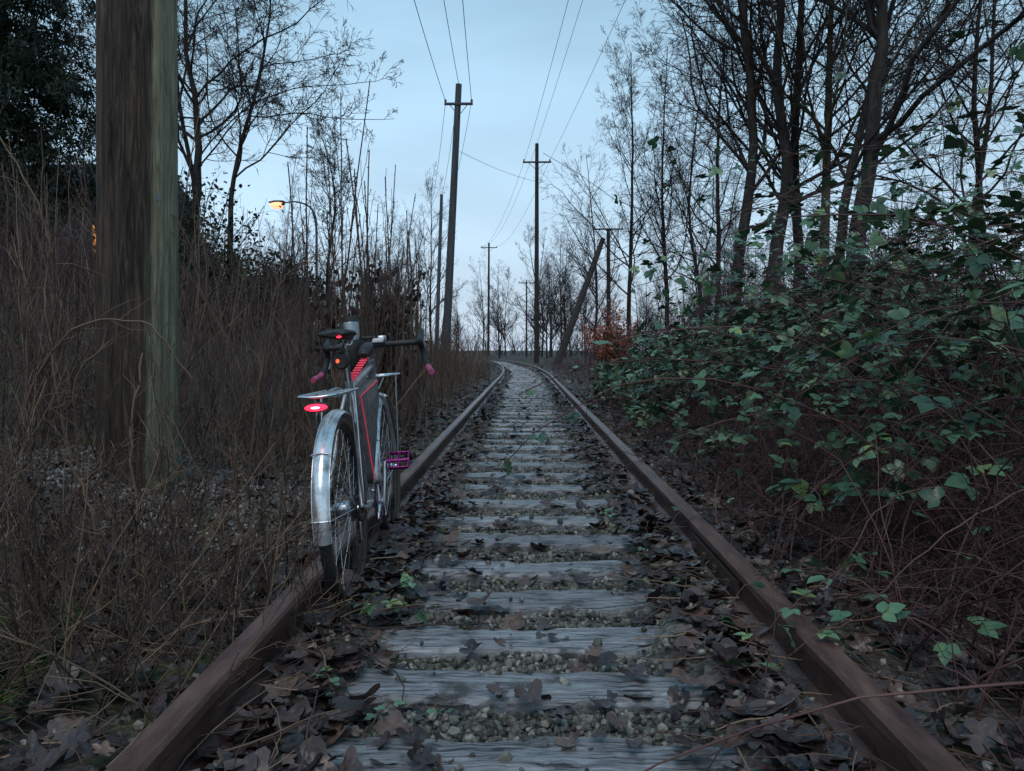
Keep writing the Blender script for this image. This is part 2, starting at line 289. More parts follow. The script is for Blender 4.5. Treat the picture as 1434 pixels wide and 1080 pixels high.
k=(P[:,:,0].min(1)>.98)|(U(0,1,n)<.04); k&=(P[:,:,1].min(1)>.6); P=P[k]; n=len(P)
R=np.linspace(1,.35,12)[None]*U(.0028,.0058,n)[:,None]; tubes(mb,P,R,4,0,U(0,1,n))
C,CR=children(P,R,4,.25,.95,.9,.26,.05,.22,5,.7,.5,.0016); tubes(mb,C,CR,3,0,U(0,1,len(C)))
def leaves_on(P,k,zf,prob,s0=.034,s1=.078):
    M,N,_=P.shape; t=U(.25,1,(M,k))*(N-1.001); i=t.astype(int); f=(t-i)[...,None]; m=np.arange(M)[:,None]; q=(P[m,i]*(1-f)+P[m,i+1]*f).reshape(-1,3)
    uu=q[:,0]-cx(q[:,1]); hh=q[:,2]-gz(q[:,0],q[:,1]); e=env(uu,q[:,1]); pr=np.where(hh>e*zf,prob,.05); keep=U(0,1,len(q))<pr*sstep(.95,1.5,uu+.3*hh)
    keep&=(np.sin(q[:,0]*4+q[:,1]*1.7)+np.sin(q[:,1]*2.9-q[:,2]*4)+.6*np.sin(q[:,0]*9+q[:,2]*11)>-.9)|(U(0,1,len(q))<.18)
    q=q[keep]; d=rng.normal(size=q.shape)*np.array([1,1,.45])+np.array([-.3,-.45,.0]); trifoliate(lf,q+nrm(d)*.02,d,U(s0,s1,len(q))*(1+.03*q[:,1]))
leaves_on(P,9,.54,.8); leaves_on(C,2,.54,.75)
n=110; y=U(2.9,5.5,n); x=.60*y+U(-.15,1.3,n); P3=canes(x,y,U(1.9,2.9,n),14,.3,.07,.22,np.tile([-.15,-.1,0],(n,1))); tubes(mb,P3,np.linspace(1,.4,14)[None]*U(.003,.006,n)[:,None],4,0,U(0,1,n))
q=P3[:,5:].reshape(-1,3); q=q[U(0,1,len(q))<.85]; d=rng.normal(size=q.shape)*np.array([1,1,.4]); trifoliate(lf,q+nrm(d)*.03,d,U(.038,.066,len(q)))
n=1700; y=1.0+U(0,1,n)**1.3*13; u=1.05+U(0,1,n)**.8*4.; h=U(.4,1.5,n)*(.35+.65*sstep(1,2.2,u)); P2=canes(u+cx(y),y,h,9,.8,.16,.35)
n2=850; y=1.3+U(0,1,n2)*4.2; u=1.0+U(0,1,n2)**1.2*1.2; h=U(.35,1.15,n2); P4=canes(u,y,h,9,.75,.18,.22,np.tile([.1,0,0],(n2,1))); P2=np.concatenate([P2,P4]); n=len(P2); k=(P2[:,:,0].min(1)>.84)|(P2[:,:,1].mean(1)>5); P2=P2[k]; n=len(P2)
tubes(mb,P2,np.linspace(1,.4,9)[None]*U(.0018,.0048,n)[:,None],3,0,U(0,1,n))
C2,CR2=children(P2,np.full((n,9),.002),3,.2,1,1.0,.35,0,.25,4,.8,.5,.0012); tubes(mb,C2,CR2,3,0,U(0,1,len(C2))*.6)
def arc(pts,r,leafy=0,ls=(.035,.055)):
    p=catmull(pts,8); p=p+rng.normal(size=p.shape)*.004; tubes(mb,p,np.linspace(r,r*.5,len(p)),6,0,.7)
    if leafy:
        i=np.linspace(len(p)*.25,len(p)-1,leafy).astype(int); d=rng.normal(size=(leafy,3))*np.array([1,1,.3]); trifoliate(lf,p[i]+nrm(d)*.015,d,U(ls[0],ls[1],leafy),0,U(.5,1,leafy),.3)
arc([(1.9,2.6,.15),(1.5,2.55,.42),(1.15,2.45,.45),(.95,2.4,.2)],.004)
arc([(2.2,2.2,.3),(1.7,2.15,.62),(1.25,2.1,.50),(.95,2.15,.22)],.004)
arc([(2.0,3.0,.1),(1.6,2.9,.5),(1.3,2.9,.55),(1.0,3.0,.3)],.0035)
arc([(1.3,2.6,.05),(1.0,2.35,.26),(.75,2.15,.22),(.52,2.05,.07)],.0025,9)
arc([(1.2,2.1,.05),(.95,2.3,.24),(.75,2.45,.20),(.58,2.4,.08)],.0025,8)
arc([(1.25,1.9,.02),(1.0,1.95,.22),(.8,2.0,.20),(.62,2.0,.08)],.0025,7)
arc([(1.1,3.4,.02),(.85,3.6,.24),(.62,3.5,.12),(.5,3.4,.05)],.002,6,(.025,.045))
arc([(-.62,2.55,.02),(-.55,2.45,.10),(-.45,2.5,.08),(-.36,2.6,.04)],.002,10)
arc([(-.5,3.0,.02),(-.47,2.9,.08),(-.42,2.8,.06)],.002,4)
arc([(-.4,1.75,.02),(-.35,1.82,.06),(-.22,1.85,.04)],.002,6,(.02,.035))
arc([(-.62,2.1,.0),(-.55,2.0,.06),(-.5,1.9,.05)],.002,5,(.02,.03))
arc([(.55,4.2,.0),(.45,4.1,.06),(.40,4.0,.05)],.002,5,(.02,.035))
arc([(.62,2.9,.0),(.55,2.8,.07),(.48,2.75,.05)],.002,5,(.02,.035))
arc([(2.2,5.5,.3),(1.9,5.0,.8),(1.35,4.6,.95),(1.0,4.5,.75)],.004,14,(.04,.065))
arc([(2.4,4.5,.3),(2.0,4.2,.85),(1.4,3.9,.9),(1.05,3.7,.7)],.004,14,(.04,.06))
arc([(3.4,3.8,.8),(3.0,3.9,1.9),(2.4,4.1,2.25),(2.0,4.2,2.05)],.004,12)
arc([(3.0,3.6,.6),(2.6,3.6,1.5),(2.2,3.7,1.75),(1.8,3.7,1.35)],.004,14)
arc([(3.2,3.3,.6),(2.9,3.4,1.6),(2.5,3.5,1.9),(2.1,3.6,1.75)],.004,14)
mb.build('bramble_canes',M_cane,parent=bram); lf.build('bramble_leaves',M_leafg,parent=bram)

def thicket(name,x,y,h,lean,mat,r=(.003,.007),k1=6,k2=2,lr=.4,ang=.55,N=8,bias=1.):
    n=len(x); mb=MB(); P=canes(x,y,h,N,lean,.09); R=np.linspace(1,.35,N)[None]*U(r[0],r[1],n)[:,None]; rn=U(0,1,n)**bias; tubes(mb,P,R,3,0,rn)
    C,CR=children(P,R,k1,.2,.95,ang,lr,.06,.16,5,.6,.4,.0016); tubes(mb,C,CR,3,0,np.repeat(rn,k1)*.9)
    if k2: D,DR=children(C,CR,k2,.2,1,.7,.5,.05,.2,4,.7,.5,.0014); tubes(mb,D,DR,3,0,np.repeat(rn,k1*k2)*.8)
    return mb.build(name,mat)
n=1450; y=4.9+U(0,1,n)**1.0*20; u=-2.4-U(0,1,n)**.9*(2+y*.62); h=U(.8,2.1,n)*(.75+.25*sstep(2.3,5,-u)); thicket('twig_thicket',u+cx(y),y,h,.28,M_maroon,(.004,.010),k1=7,k2=1,lr=.45,ang=.65,bias=1.5)
n=260; y=4.6+U(0,1,n)*9; u=-1.8-U(0,1,n)*(1.+y*.42); h=U(1.3,2.4,n); thicket('tan_stalks',u+cx(y),y,h,.14,M_dry,(.004,.008),k1=5,k2=1,lr=.3,ang=.45,bias=.7)
n=600; y=1.9+U(0,1,n)*4; u=-1.3-U(0,1,n)**.8*(1.2+.55*y); h=U(.35,1.15,n); k=(np.hypot(u+1.9,y-3.6)>.6)|(U(0,1,n)<.4); thicket('dry_weeds',u[k],y[k],h[k],.28,M_dry,(.0025,.0055),6,2,.35,bias=1.3)
n=1250; y=4.5+U(0,1,n)**1.3*26; u=-1.12-U(0,1,n)**1.1*1.9; h=U(.35,1.4,n); thicket('trackside_stems',u+cx(y),y,h,.16,M_dry,(.0025,.006),5,1,.33,.35,bias=1.1)
n=1100; y=7+U(0,1,n)*30; u=1.15+U(0,1,n)*4; h=U(.2,.8,n); thicket('trackside_weeds',u+cx(y),y,h,.3,M_maroon,(.0025,.005),6,2,.4)
n=900; y=16+U(0,1,n)*40; u=3+U(0,1,n)*(4+y*.5); h=U(1.,3.0,n); thicket('far_shrubs',u+cx(y),y,h,.25,M_maroon,(.005,.012),7,2,.4,bias=1.6)
n=700; y=26+U(0,1,n)*40; u=-2.5-U(0,1,n)*(2+y*.4); h=U(1.,2.8,n); thicket('far_shrubs',u+cx(y),y,h,.25,M_maroon,(.005,.012),7,1,.4,bias=1.6)
n=230; y=U(1.75,2.9,n); u=-U(.82,1.8,n); h=U(.15,.8,n); thicket('dead_stalks',u,y,h,.42,M_dry,(.002,.005),6,2,.35,bias=1.4)
n=20; y=U(2.0,2.45,n); u=-U(.6,.92,n); h=U(.25,.62,n); thicket('dead_stalks',u,y,h,.25,M_dry,(.002,.004),5,1,.35,bias=1.6)
mb=MB(); tp=[(-1.72,6.6,3.3),(-1.62,6.4,2.75),(-1.5,6.5,3.1),(-1.44,6.4,2.6),(-1.30,6.6,2.75),(-1.25,6.3,2.3),(-1.95,6.9,2.9),(-1.8,7.2,2.2),(-1.62,7.5,2.8),(-1.45,7.6,2.6),(-1.38,8,2.8),(-1.2,8.2,2.4),(-1.9,6.2,1.9),(-1.15,7.4,2.1)]
for i in range(44): tp.append((-1.2-U(0,1.1),U(6,12),U(1.3,2.7)))
T=np.array(tp); P=canes(T[:,0],T[:,1],T[:,2],12,.04,.025); R=np.linspace(1,.4,12)[None]*U(.009,.014,len(T))[:,None]; tubes(mb,P,R,5,0,U(.0,.5,len(T)))
C,CR=children(P,R,14,.35,1,.9,.018,.3,.1,3,.8,.9,.004); tubes(mb,C,CR,4,0,.25)
C,CR=children(P[:26],R[:26],3,.3,.8,.25,.4,.12,.04,7,.6,.4,.004); tubes(mb,C,CR,4,0,.25); mb.build('tall_shoots',M_dry)
mb=MB()
for pts in ([(-2.35,3.9,.3),(-2.4,3.8,1.1),(-2.32,3.7,1.5),(-2.5,3.6,2.0)],[(-2.0,4.1,.3),(-2.15,4.0,1.2),(-2.3,3.9,1.9)],[(-1.6,4.2,.0),(-1.68,4.1,1.0),(-1.8,4.,1.55),(-1.95,4,1.7)],
    [(-1.5,4.0,.0),(-1.4,4.,.8),(-1.3,4,1.25),(-1.1,4,1.4)],[(-2.3,3.2,.1),(-2.05,3.1,.8),(-2.0,3.0,1.25)],[(-1.9,3.3,.0),(-1.85,3.1,.75),(-1.65,3.1,1.0)],[(-2.6,3.6,.1),(-2.2,3.5,.9),(-1.75,3.4,1.05),(-1.5,3.4,.8)],
    [(-1.45,2.9,.0),(-1.5,2.85,.5),(-1.42,2.8,.9)],[(-1.25,2.7,.0),(-1.2,2.65,.4),(-1.28,2.6,.75)],[(-1.6,2.5,.0),(-1.5,2.45,.4),(-1.3,2.4,.62)],[(-1.35,2.3,.0),(-1.28,2.25,.3),(-1.34,2.2,.6)],[(-1.1,2.9,.0),(-1.12,2.9,.5),(-1.05,2.85,.85)]):
    p=catmull(pts,8)+rng.normal(size=(8*(len(pts)-1)+1,3))*.006; tubes(mb,p,np.linspace(.0065,.003,len(p)),6,0,U(.3,.9)); C,CR=children(p[None],np.full((1,len(p)),.004),9,.3,1,.7,.2,.05,.15,6,.6,.5,.002); tubes(mb,C,CR,4,0,.6)
mb.build('bare_bush_stems',M_dry)
def grass(name,x,y,h,mat,lean=.5,w=.004):
    n=len(x); P=canes(x,y,h,6,lean,.08,.5); W=np.linspace(1,.1,6)[None]*w*U(.6,1.3,n)[:,None]; mb=MB(); tubes(mb,P,W,3,0,U(0,1,n)); return mb.build(name,mat)
n=2200; y=U(1.7,2.6,n); x=-1.28-np.abs(rng.normal(size=n))*.25-(y-1.7)*.3; grass('green_grass',x,y,U(.05,.18,n),M_grass,.5,.003)
n=2800; y=1.7+U(0,1,n)*5; x=-1.1-np.abs(rng.normal(size=n))*1.2; c=np.sin(x*5)+np.sin(y*4); k=c>-.2; grass('dry_grass',x[k],y[k],U(.12,.42,k.sum()),M_straw,.6,.002)
mb=MB(); n=40; x=-1.75+rng.normal(size=n)*.16; y=9.+rng.normal(size=n)*.3; P=canes(x,y,U(1.0,2.0,n),9,.12,.06); R=np.linspace(1,.4,9)[None]*np.full((n,1),.008); tubes(mb,P,R,4)
C,CR=children(P,R,8,.35,1,.6,.3,0,.15,6); tubes(mb,C,CR,3); q=C.reshape(-1,3); q=q[U(0,1,len(q))<.9]; d=rng.normal(size=q.shape)*.5+np.array([0,0,-1.]); inst(mb,LV,LF,q,dirframes(d,.5),U(.05,.10,len(q))[:,None]*np.ones(3),1,U(0,1,len(q))); mb.build('withered_shrub',[M_dry,M_brownleaf])
mb=MB(); n=26; x=3.0+rng.normal(size=n)*.12; y=26+rng.normal(size=n)*.15; P=canes(x,y,U(1.3,2.5,n),9,.30,.07); R=np.linspace(1,.3,9)[None]*np.full((n,1),.016); tubes(mb,P,R,4)
C,CR=children(P,R,9,.15,1,.8,.4,.03,.12,6); tubes(mb,C,CR,3); q=np.repeat(C.reshape(-1,3),3,axis=0)+rng.normal(size=(C.shape[0]*18,3))*.06; inst(mb,LV,LF,q,dirframes(rng.normal(size=q.shape)+np.array([0,0,-.4]),.7),U(.05,.10,len(q))[:,None]*np.ones(3),1,U(0,1,len(q))); mb.build('copper_leafed_beech',[M_twig,M_orange])

# ------------------------------------------------------------ trees
def tree(name,pts,r0,lv,mats,seedk=0,r1=.13,S=8):
    p=catmull(pts,5); p[:,:2]+=rng.normal(size=(len(p),2))*r0*.12; n=len(p); R=r0*(np.linspace(1,r1,n)+.3*np.exp(-np.arange(n)/1.2))
    mb=MB(); tubes(mb,p,R,S,0); P=p[None]; RR=R[None]
    for i,(k,t0,t1,a,lr,up,wg,N,rr) in enumerate(lv):
        P,RR=children(P,RR,k,t0,t1,a,lr,up,wg,N,rr,.3,.0065); tubes(mb,P,RR,5 if i==0 else 3,0 if i<1 else 1)
    return mb.build(name,mats)
std=[(25,.28,.99,.75,.38,.09,.13,9,.42),(9,.12,1,.65,.46,.04,.16,7,.55),(7,.15,1,.7,.48,.03,.18,5,.65),(3,.2,1,.7,.6,.02,.2,4,.85)]
big=[(18,.33,.99,.8,.50,.04,.16,11,.47),(11,.15,1,.7,.44,.02,.2,8,.55),(8,.15,1,.75,.45,.0,.22,6,.62),(4,.2,1,.8,.6,-.02,.22,4,.85)]
TM=[M_bark,M_twig]
tree('bare_tree',[(5.2,19.5,-.1),(5.3,19.5,3),(5.65,19.5,6),(5.3,19.5,9.5),(4.9,19.5,13),(5.1,19,17)],.17,std,TM)
tree('bare_tree',[(5.9,19,-.1),(6.0,19,2.5),(6.3,19,5),(6.0,19,8),(6.4,19,12),(6.5,19,17)],.21,std,TM)
tree('bare_tree',[(7.05,20,-.1),(7.0,20,3),(6.85,20,6),(6.95,20,10),(7.2,20,14),(7.1,20,18)],.16,std,TM)
tree('mossy_bare_tree',[(7.2,19,-.1),(7.25,19,5),(7.3,19,9),(7.4,19,17)],.14,std,[M_barkmoss,M_twig])
tree('bare_tree',[(7.0,17,-.1),(7.1,17,2.5),(7.4,17,5),(7.6,17,8),(7.8,17,11),(8.4,17,16)],.24,big,TM)
tree('bare_tree',[(6.8,17.3,-.1),(7.0,17.4,3.5),(7.5,17.6,6),(8.3,17.8,9),(9.4,18,13)],.14,big,TM)
tree('bare_tree',[(11.5,20,-.1),(11.6,20,4),(11.3,20,8),(11.8,20,14)],.13,big,TM)
tree('bare_tree',[(14,24,-.1),(13.6,24,4),(14.1,24,9),(14,24,16)],.14,big,TM)
tree('bare_tree',[(4.75,36,-.1),(4.8,36,4),(4.9,36,9),(4.8,36,14.5)],.13,std,TM)
tree('bare_tree',[(6.2,34,-.1),(6.15,34,4),(5.9,34,8),(6.1,34,14)],.12,std,TM)
tree('bare_tree',[(7.3,33,-.1),(7.4,33,3),(6.9,33,7),(7.4,33,13)],.12,std,TM)
tree('bare_tree',[(8.3,34,-.1),(8.4,34,5),(8.3,34,10),(8.6,34,14)],.14,std,TM)
zl=lambda x,y: float(gz(x,y))-.15
tree('bare_tree',[(-8.3,19.5,zl(-8.3,19.5)),(-8.35,19.5,4),(-8.25,19.5,6.5),(-8.5,19.5,9),(-8.2,19.5,14)],.14,big,TM)
tree('bare_tree',[(-7.2,19,zl(-7.2,19)),(-7.3,19,3.5),(-7.1,19,5.5),(-6.4,19,8),(-6.1,19,10.5)],.09,big,TM)
tree('bare_tree',[(-9.5,22,zl(-9.5,22)),(-9.4,22,5),(-9.9,22,9),(-9.6,22,14)],.10,big,TM)
tree('bare_tree',[(-6.6,26,zl(-6.6,26)),(-6.7,26,3.5),(-6.4,26,6),(-6.8,26,8)],.07,std,TM)
rowp=empty('distant_trees'); var=[]
for i in range(5):
    H=U(12,15); o=tree('distant_tree_form',[(0,0,-.3),(U(-.3,.3),0,H*.3),(U(-.5,.5),U(-.3,.3),H*.6),(U(-.7,.7),0,H)],.13,[(22,.15,.99,.75,.40,.10,.13,7,.5),(9,.15,1,.65,.46,.05,.16,5,.7),(7,.2,1,.7,.5,.04,.2,4,.9),(2,.3,1,.6,.55,.02,.2,3,1)],[M_far,M_far],S=6)
    var.append(o.data); bpy.data.objects.remove(o)
for i in range(200):
    y=U(52,135); x=U(-.55,.62)*y
    if abs(x-cx(y))<3.5 or (x<0 and x>-13 and y<60) or (1<x<9 and y<64): continue
    o=bpy.data.objects.new('tree_instance',random.choice(var)); sc.collection.objects.link(o); o.parent=rowp; s=U(.7,1.1)*(1.0 if x>-12 else .8)
    o.location=(x,y,float(gz(x,y))); o.scale=(s,s,s*U(.9,1.15)); o.rotation_euler=(0,0,U(0,6.28))
mb=MB(); n=1500; y=U(110,170,n); x=U(-.9,.9,n)*y; P=canes(x,y,U(2,6,n),6,.3,.1); R=np.linspace(1,.4,6)[None]*np.full((n,1),.05); tubes(mb,P,R,3,0,U(0,1,n)); C,CR=children(P,R,8,.1,1,.8,.5,.05,.2,4,.6,.5,.02); tubes(mb,C,CR,3,0,U(0,1,len(C))); mb.build('far_undergrowth',M_far)
def conifer(name,x,y,H,rad,n=420,dens=1.):
    z0=float(gz(x,y)); mb=MB(); t=np.array([(x,y,z0-.2),(x+.1,y,z0+H*.5),(x,y,z0+H)]); p=catmull(t,6); tubes(mb,p,np.linspace(.35,.04,len(p)),8,0)
    h=U(.08,.99,n); a=U(0,2*np.pi,n); L=rad*(1-h)**.75*U(.6,1.15,n)+.3; d=np.stack([np.cos(a),np.sin(a),.25+0*a],-1); q=np.stack([x+0*h,y+0*h,z0+H*h],-1); out=[q]
    for j in range(9): d=nrm(d+np.array([0,0,-.09])+rng.normal(size=d.shape)*.05); q=q+d*(L/9)[:,None]; out.append(q)
    P=np.stack(out,1); R=np.linspace(.03,.008,10)[None]*np.ones((n,1)); tubes(mb,P,R,3,0)
    C,CR=children(P,R,12,.15,1,.8,.30,-.08,.1,5,.6,.5,.006); tubes(mb,C,CR,3,1,U(0,1,len(C)))
    k=int(5*dens); q=np.repeat(C.reshape(-1,3),k,axis=0); q=q+rng.normal(size=q.shape)*.07; dd=rng.normal(size=q.shape)+np.array([0,0,-.9]); s=U(.10,.26,len(q)); sc3=np.stack([s*.35,s,s],-1); inst(mb,LV[[0,2,4,6]],np.array([(0,1,2,3)]),q,dirframes(dd,.8),sc3,1,U(0,1,len(q)))
    return mb.build(name,[M_bark,M_conif])
conifer('conifer_tree',-15.2,22,17,4.3,450); conifer('conifer_tree',-19.5,24,20,4.8,260)
def leafy(name,x,y,z0,rx,rz,n,mat=M_conif,ls=(.06,.13)):
    mb=MB(); m=70; P=canes(x+rng.normal(size=m)*rx*.3,y+rng.normal(size=m)*rx*.3,U(.4,1.,m)*rz*1.7,8,.3,.08); P[:,:,2]+=z0; R=np.linspace(1,.4,8)[None]*np.full((m,1),.02); tubes(mb,P,R,3,0)
    C,CR=children(P,R,8,.15,1,.8,.35,.02,.2,6,.6,.5,.004); tubes(mb,C,CR,3,0); q=C.reshape(-1,3); q=q[rng.integers(0,len(q),n)]+rng.normal(size=(n,3))*.12
    inst(mb,LV,LF,q,dirframes(rng.normal(size=q.shape),.8),U(ls[0],ls[1],n)[:,None]*np.ones(3),1,U(0,1,n)); return mb.build(name,[M_twig,mat])
leafy('evergreen_shrub',-6.9,17,0,1.2,1.2,5000); leafy('evergreen_shrub',-10.5,33,0,2.2,1.8,6000,ls=(.1,.2)); leafy('ivy_covered_stump',-8.2,18,.6,.8,1.8,3500); leafy('evergreen_shrub',-12,17,0,2,1.2,5000)
M_dkleaf=pmat('dark_ivy_leaf',[(0,(.012,.03,.018)),(.6,(.03,.07,.038)),(1,(.06,.12,.06))],(9,9,9),1,.5,rnd=.7)
leafy('holly_bush',6.4,11,0,1.5,1.0,6000,M_dkleaf,(.04,.09)); leafy('ivy_clump',7.0,15.8,0,.6,1.9,4000,M_dkleaf,(.05,.1)); leafy('evergreen_shrub',4.6,40,0,1.2,1.0,4000); leafy('evergreen_shrub',3.6,18,0,1.0,.75,3500,M_dkleaf,(.05,.09))

# ------------------------------------------------------------ near utility pole
def bigpole():
    m,nt,b=nm('old_pole_wood',.85,0,.3); N=nt.nodes;L=nt.links
    tc=N.new('ShaderNodeTexCoord'); mp=N.new('ShaderNodeMapping'); mp.inputs['Scale'].default_value=(42,42,2.6); L.new(tc.outputs['Object'],mp.inputs[0])
    n1=N.new('ShaderNodeTexNoise'); n1.inputs['Scale'].default_value=1; n1.inputs['Detail'].default_value=8; n1.inputs['Roughness'].default_value=.7; n1.inputs['Distortion'].default_value=1.2; L.new(mp.outputs[0],n1.inputs['Vector'])
    c1=N.new('ShaderNodeValToRGB'); e=c1.color_ramp.elements; e[0].position=.36;e[0].color=(.010,.007,.006,1); e[1].position=.72;e[1].color=(.15,.105,.074,1); q=e.new(.5); q.color=(.048,.036,.028,1); L.new(n1.outputs['Fac'],c1.inputs[0])
    c2=N.new('ShaderNodeValToRGB'); e=c2.color_ramp.elements; e[0].position=.34;e[0].color=(.07,.07,.045,1); e[1].position=.66;e[1].color=(.31,.30,.20,1); L.new(n1.outputs['Fac'],c2.inputs[0])
    sx=N.new('ShaderNodeSeparateXYZ'); L.new(tc.outputs['Object'],sx.inputs[0]); n2=N.new('ShaderNodeTexNoise'); n2.inputs['Scale'].default_value=.4; n2.inputs['Detail'].default_value=5; L.new(mp.outputs[0],n2.inputs['Vector'])
    ma=N.new('ShaderNodeMath'); ma.operation='MULTIPLY_ADD'; ma.inputs[1].default_value=.08; L.new(n2.outputs['Fac'],ma.inputs[0]); L.new(sx.outputs['X'],ma.inputs[2])
    mr=N.new('ShaderNodeMapRange'); mr.inputs[1].default_value=.150; mr.inputs[2].default_value=.180; L.new(ma.outputs[0],mr.inputs[0])
    mx=N.new('ShaderNodeMix'); mx.data_type='RGBA'; L.new(mr.outputs[0],mx.inputs[0]); L.new(c1.outputs[0],mx.inputs[6]); L.new(c2.outputs[0],mx.inputs[7]); L.new(mx.outputs[2],b.inputs['Base Color'])
    bp=N.new('ShaderNodeBump'); bp.inputs['Strength'].default_value=1; bp.inputs['Distance'].default_value=.02; L.new(n1.outputs['Fac'],bp.inputs['Height']); L.new(bp.outputs[0],b.inputs['Normal'])
    px,py=-2.06,4.0; z0=float(gz(px,py))
    e0=empty('utility_pole',(px,py,z0),(0,math.radians(1.2),0)); mb=MB(); nz=200; z=np.linspace(-.3,11.8-z0,nz); S=64; a=np.arange(S)/S*2*np.pi
    rr=(.195-.0035*z)[:,None]*(1+.018*np.sin(a*5+.3*z[:,None])+.012*np.sin(a*11+1)+.008*rng.normal(size=(1,S)))
    for (aa,zz) in ((-1.4,1.05),(-1.1,2.3),(-1.7,1.8),(-.8,.7),(-1.3,2.9)):
        g=np.exp(-(((a-(aa%(2*np.pi)))/.14)**2)[None]-((z[:,None]-zz)/.06)**2); rr=rr+.02*g
    for aa in (-1.15,-1.75,-.75): rr=rr-.016*np.exp(-(((a-(aa%(2*np.pi))+.05*np.sin(z[:,None]*1.3+aa))/.05)**2))
    V=np.stack([rr*np.cos(a),rr*np.sin(a),z[:,None]+0*rr],-1); i=np.arange(nz-1)[:,None]*S+np.arange(S)[None]; j=np.arange(nz-1)[:,None]*S+(np.arange(S)+1)[None]%S
    mb.add(V,np.stack([i,j,j+S,i+S],-1).reshape(-1,4)); mb.add(V[-1],np.arange(S)[None]); mb.build('shaft',m,parent=e0)
    mb=MB(); rbox(mb,(0,-.2,10.6),(2.2,.1,.12),.01); mb.build('crossarm',M_polefar,smooth=False,parent=e0)
    mb=MB(); rbox(mb,(.158,-.105,1.42),(.03,.004,.035),0,rot=Matrix.Rotation(.98,3,'Z').to_euler()); mb.build('tag',M_ceramic,smooth=False,parent=e0)
bigpole()
def pole(base,top,r,arms,mat,name='utility_pole'):
    e=empty(name,base); b=np.array(base);t=np.array(top)-b; mb=MB(); p=np.linspace([0,0,-.4],t,14); tubes(mb,p,np.linspace(r,r*.68,14),12,0,cap=True)
    ins=MB()
    for (dz,w) in arms:
        c=t+np.array([0,-.12,dz]); rbox(mb,c,(w,.09,.10),.01)
        for s in (-.46,.46): tubes(ins,np.array([c+[w*s,0,.05],c+[w*s,0,.14],c+[w*s,0,.2]]),[.04,.06,.025],8,0,cap=True)
        for s in (-1,1): tubes(mb,np.array([t+[0,-.12,dz-.5],c+[s*w*.3,0,-.05]]),.015,4)
    mb.build('shaft',mat,smooth=True,parent=e)
    if arms: ins.build('insulators',M_ceramic,parent=e)
A=pole((-3.5,33,0),(-2.84,33,12.1),.19,[(-.85,1.2)],M_polegrey)
B=pole((.7,50,0),(.7,50,14.1),.17,[(-1.2,1.8)],M_polefar)
C_=pole((-7.0,60,.2),(-6.5,60,12.9),.17,[],M_polegrey)
D=pole((5.6,52,0),(5.5,52,9.0),.17,[(-.05,2.0)],M_polefar)
E=pole((1.75,47,0),(5.0,50.5,8.1),.25,[],M_polefar,'pole_brace')
F_=pole((-4.6,95,0),(-4.5,95,14.0),.16,[(-.6,2)],M_polefar)
G=pole((.1,95,0),(.1,95,9.4),.12,[(-.3,2)],M_polefar)
wr=MB()
def wire(a,b,sag,r=.011):
    t=np.linspace(0,1,30)[:,None]; p=np.array(a)*(1-t)+np.array(b)*t; p[:,2]-=(4*t*(1-t))[:,0]*sag; tubes(wr,p,r,4)
tp=(-1.85,4)
wire((-3.4,33,11.4),(tp[0]-.9,4,10.9),.5); wire((-2.3,33,11.4),(tp[0]+.9,4,10.9),.5); wire((-2.84,33,12.1),(tp[0],4,11.8),.4); 
wire((-3.4,33,11.4),(-7.3,60,12.3),.6); wire((-2.3,33,11.4),(-6.0,60,12.3),.6); wire((-2.84,33,12.1),(-6.5,60,12.9),.6)
wire((.7,50,14.1),(5.0,-20,14.6),.9); wire((-.1,50,13.0),(4.2,-20,13.6),.9); wire((1.5,50,13.0),(6.4,-20,13.2),.9)
wire((.7,50,14.1),(-4.5,95,14.0),1.2); wire((-.1,50,13.0),(-5.4,95,13.5),1.2); wire((1.5,50,13.0),(-3.6,95,13.5),1.2)
wire((-2.8,33,9.3),(.7,50,11.7),.15); wire((5.5,52,8.9),(20,60,11),.5); wire((1.6,50,13.),(5.5,52,9.0),.3)
wr.build('overhead_wires',M_wire)

# ------------------------------------------------------------ street lamp
lp=empty('street_lamp',(-12.2,45,float(gz(-12.2,45)))); z0=lp.location.z; mb=MB(); top=9.4-z0
tubes(mb,catmull([(0,0,-.2),(0,0,4),(0,0,top-1.2),(-.3,-.0,top-.25),(-1.1,0,top+.1),(-1.9,0,top+.05)],6),np.linspace(.09,.035,31),8); mb.build('post',M_polegrey,parent=lp)
mb=MB()
def loft(mb,c,rx,rz,S=12,mat=0):
    c=np.array(c,float); n=len(c); a=np.arange(S)/S*2*np.pi; T=nrm(np.gradient(c,axis=0)); side=nrm(np.cross(T,[0,0,1.])); up=np.cross(side,T)
    V=c[:,None]+np.array(rx)[:,None,None]*np.cos(a)[None,:,None]*side[:,None]+np.array(rz)[:,None,None]*np.sin(a)[None,:,None]*up[:,None]
    i=np.arange(n-1)[:,None]*S+np.arange(S)[None]; j=np.arange(n-1)[:,None]*S+(np.arange(S)+1)[None]%S; mb.add(V,np.stack([i,j,j+S,i+S],-1).reshape(-1,4),mat); mb.add(V[0],np.arange(S)[None],mat); mb.add(V[-1],np.arange(S)[None],mat)
loft(mb,[(-1.8,0,top+.12),(-1.95,0,top+.12),(-2.4,0,top+.11),(-2.75,0,top+.09)],[.05,.15,.18,.05],[.04,.08,.09,.04]); mb.build('luminaire_housing',M_polegrey,parent=lp)
mb=MB(); loft(mb,[(-1.9,-.02,top-.05),(-2.1,-.02,top-.10),(-2.4,-.02,top-.10),(-2.65,-.02,top-.05)],[.10,.22,.22,.08],[.08,.21,.21,.07]); mb.build('lamp_lens',emis('sodium_lamp',(1,.33,.17),2.2),parent=lp)

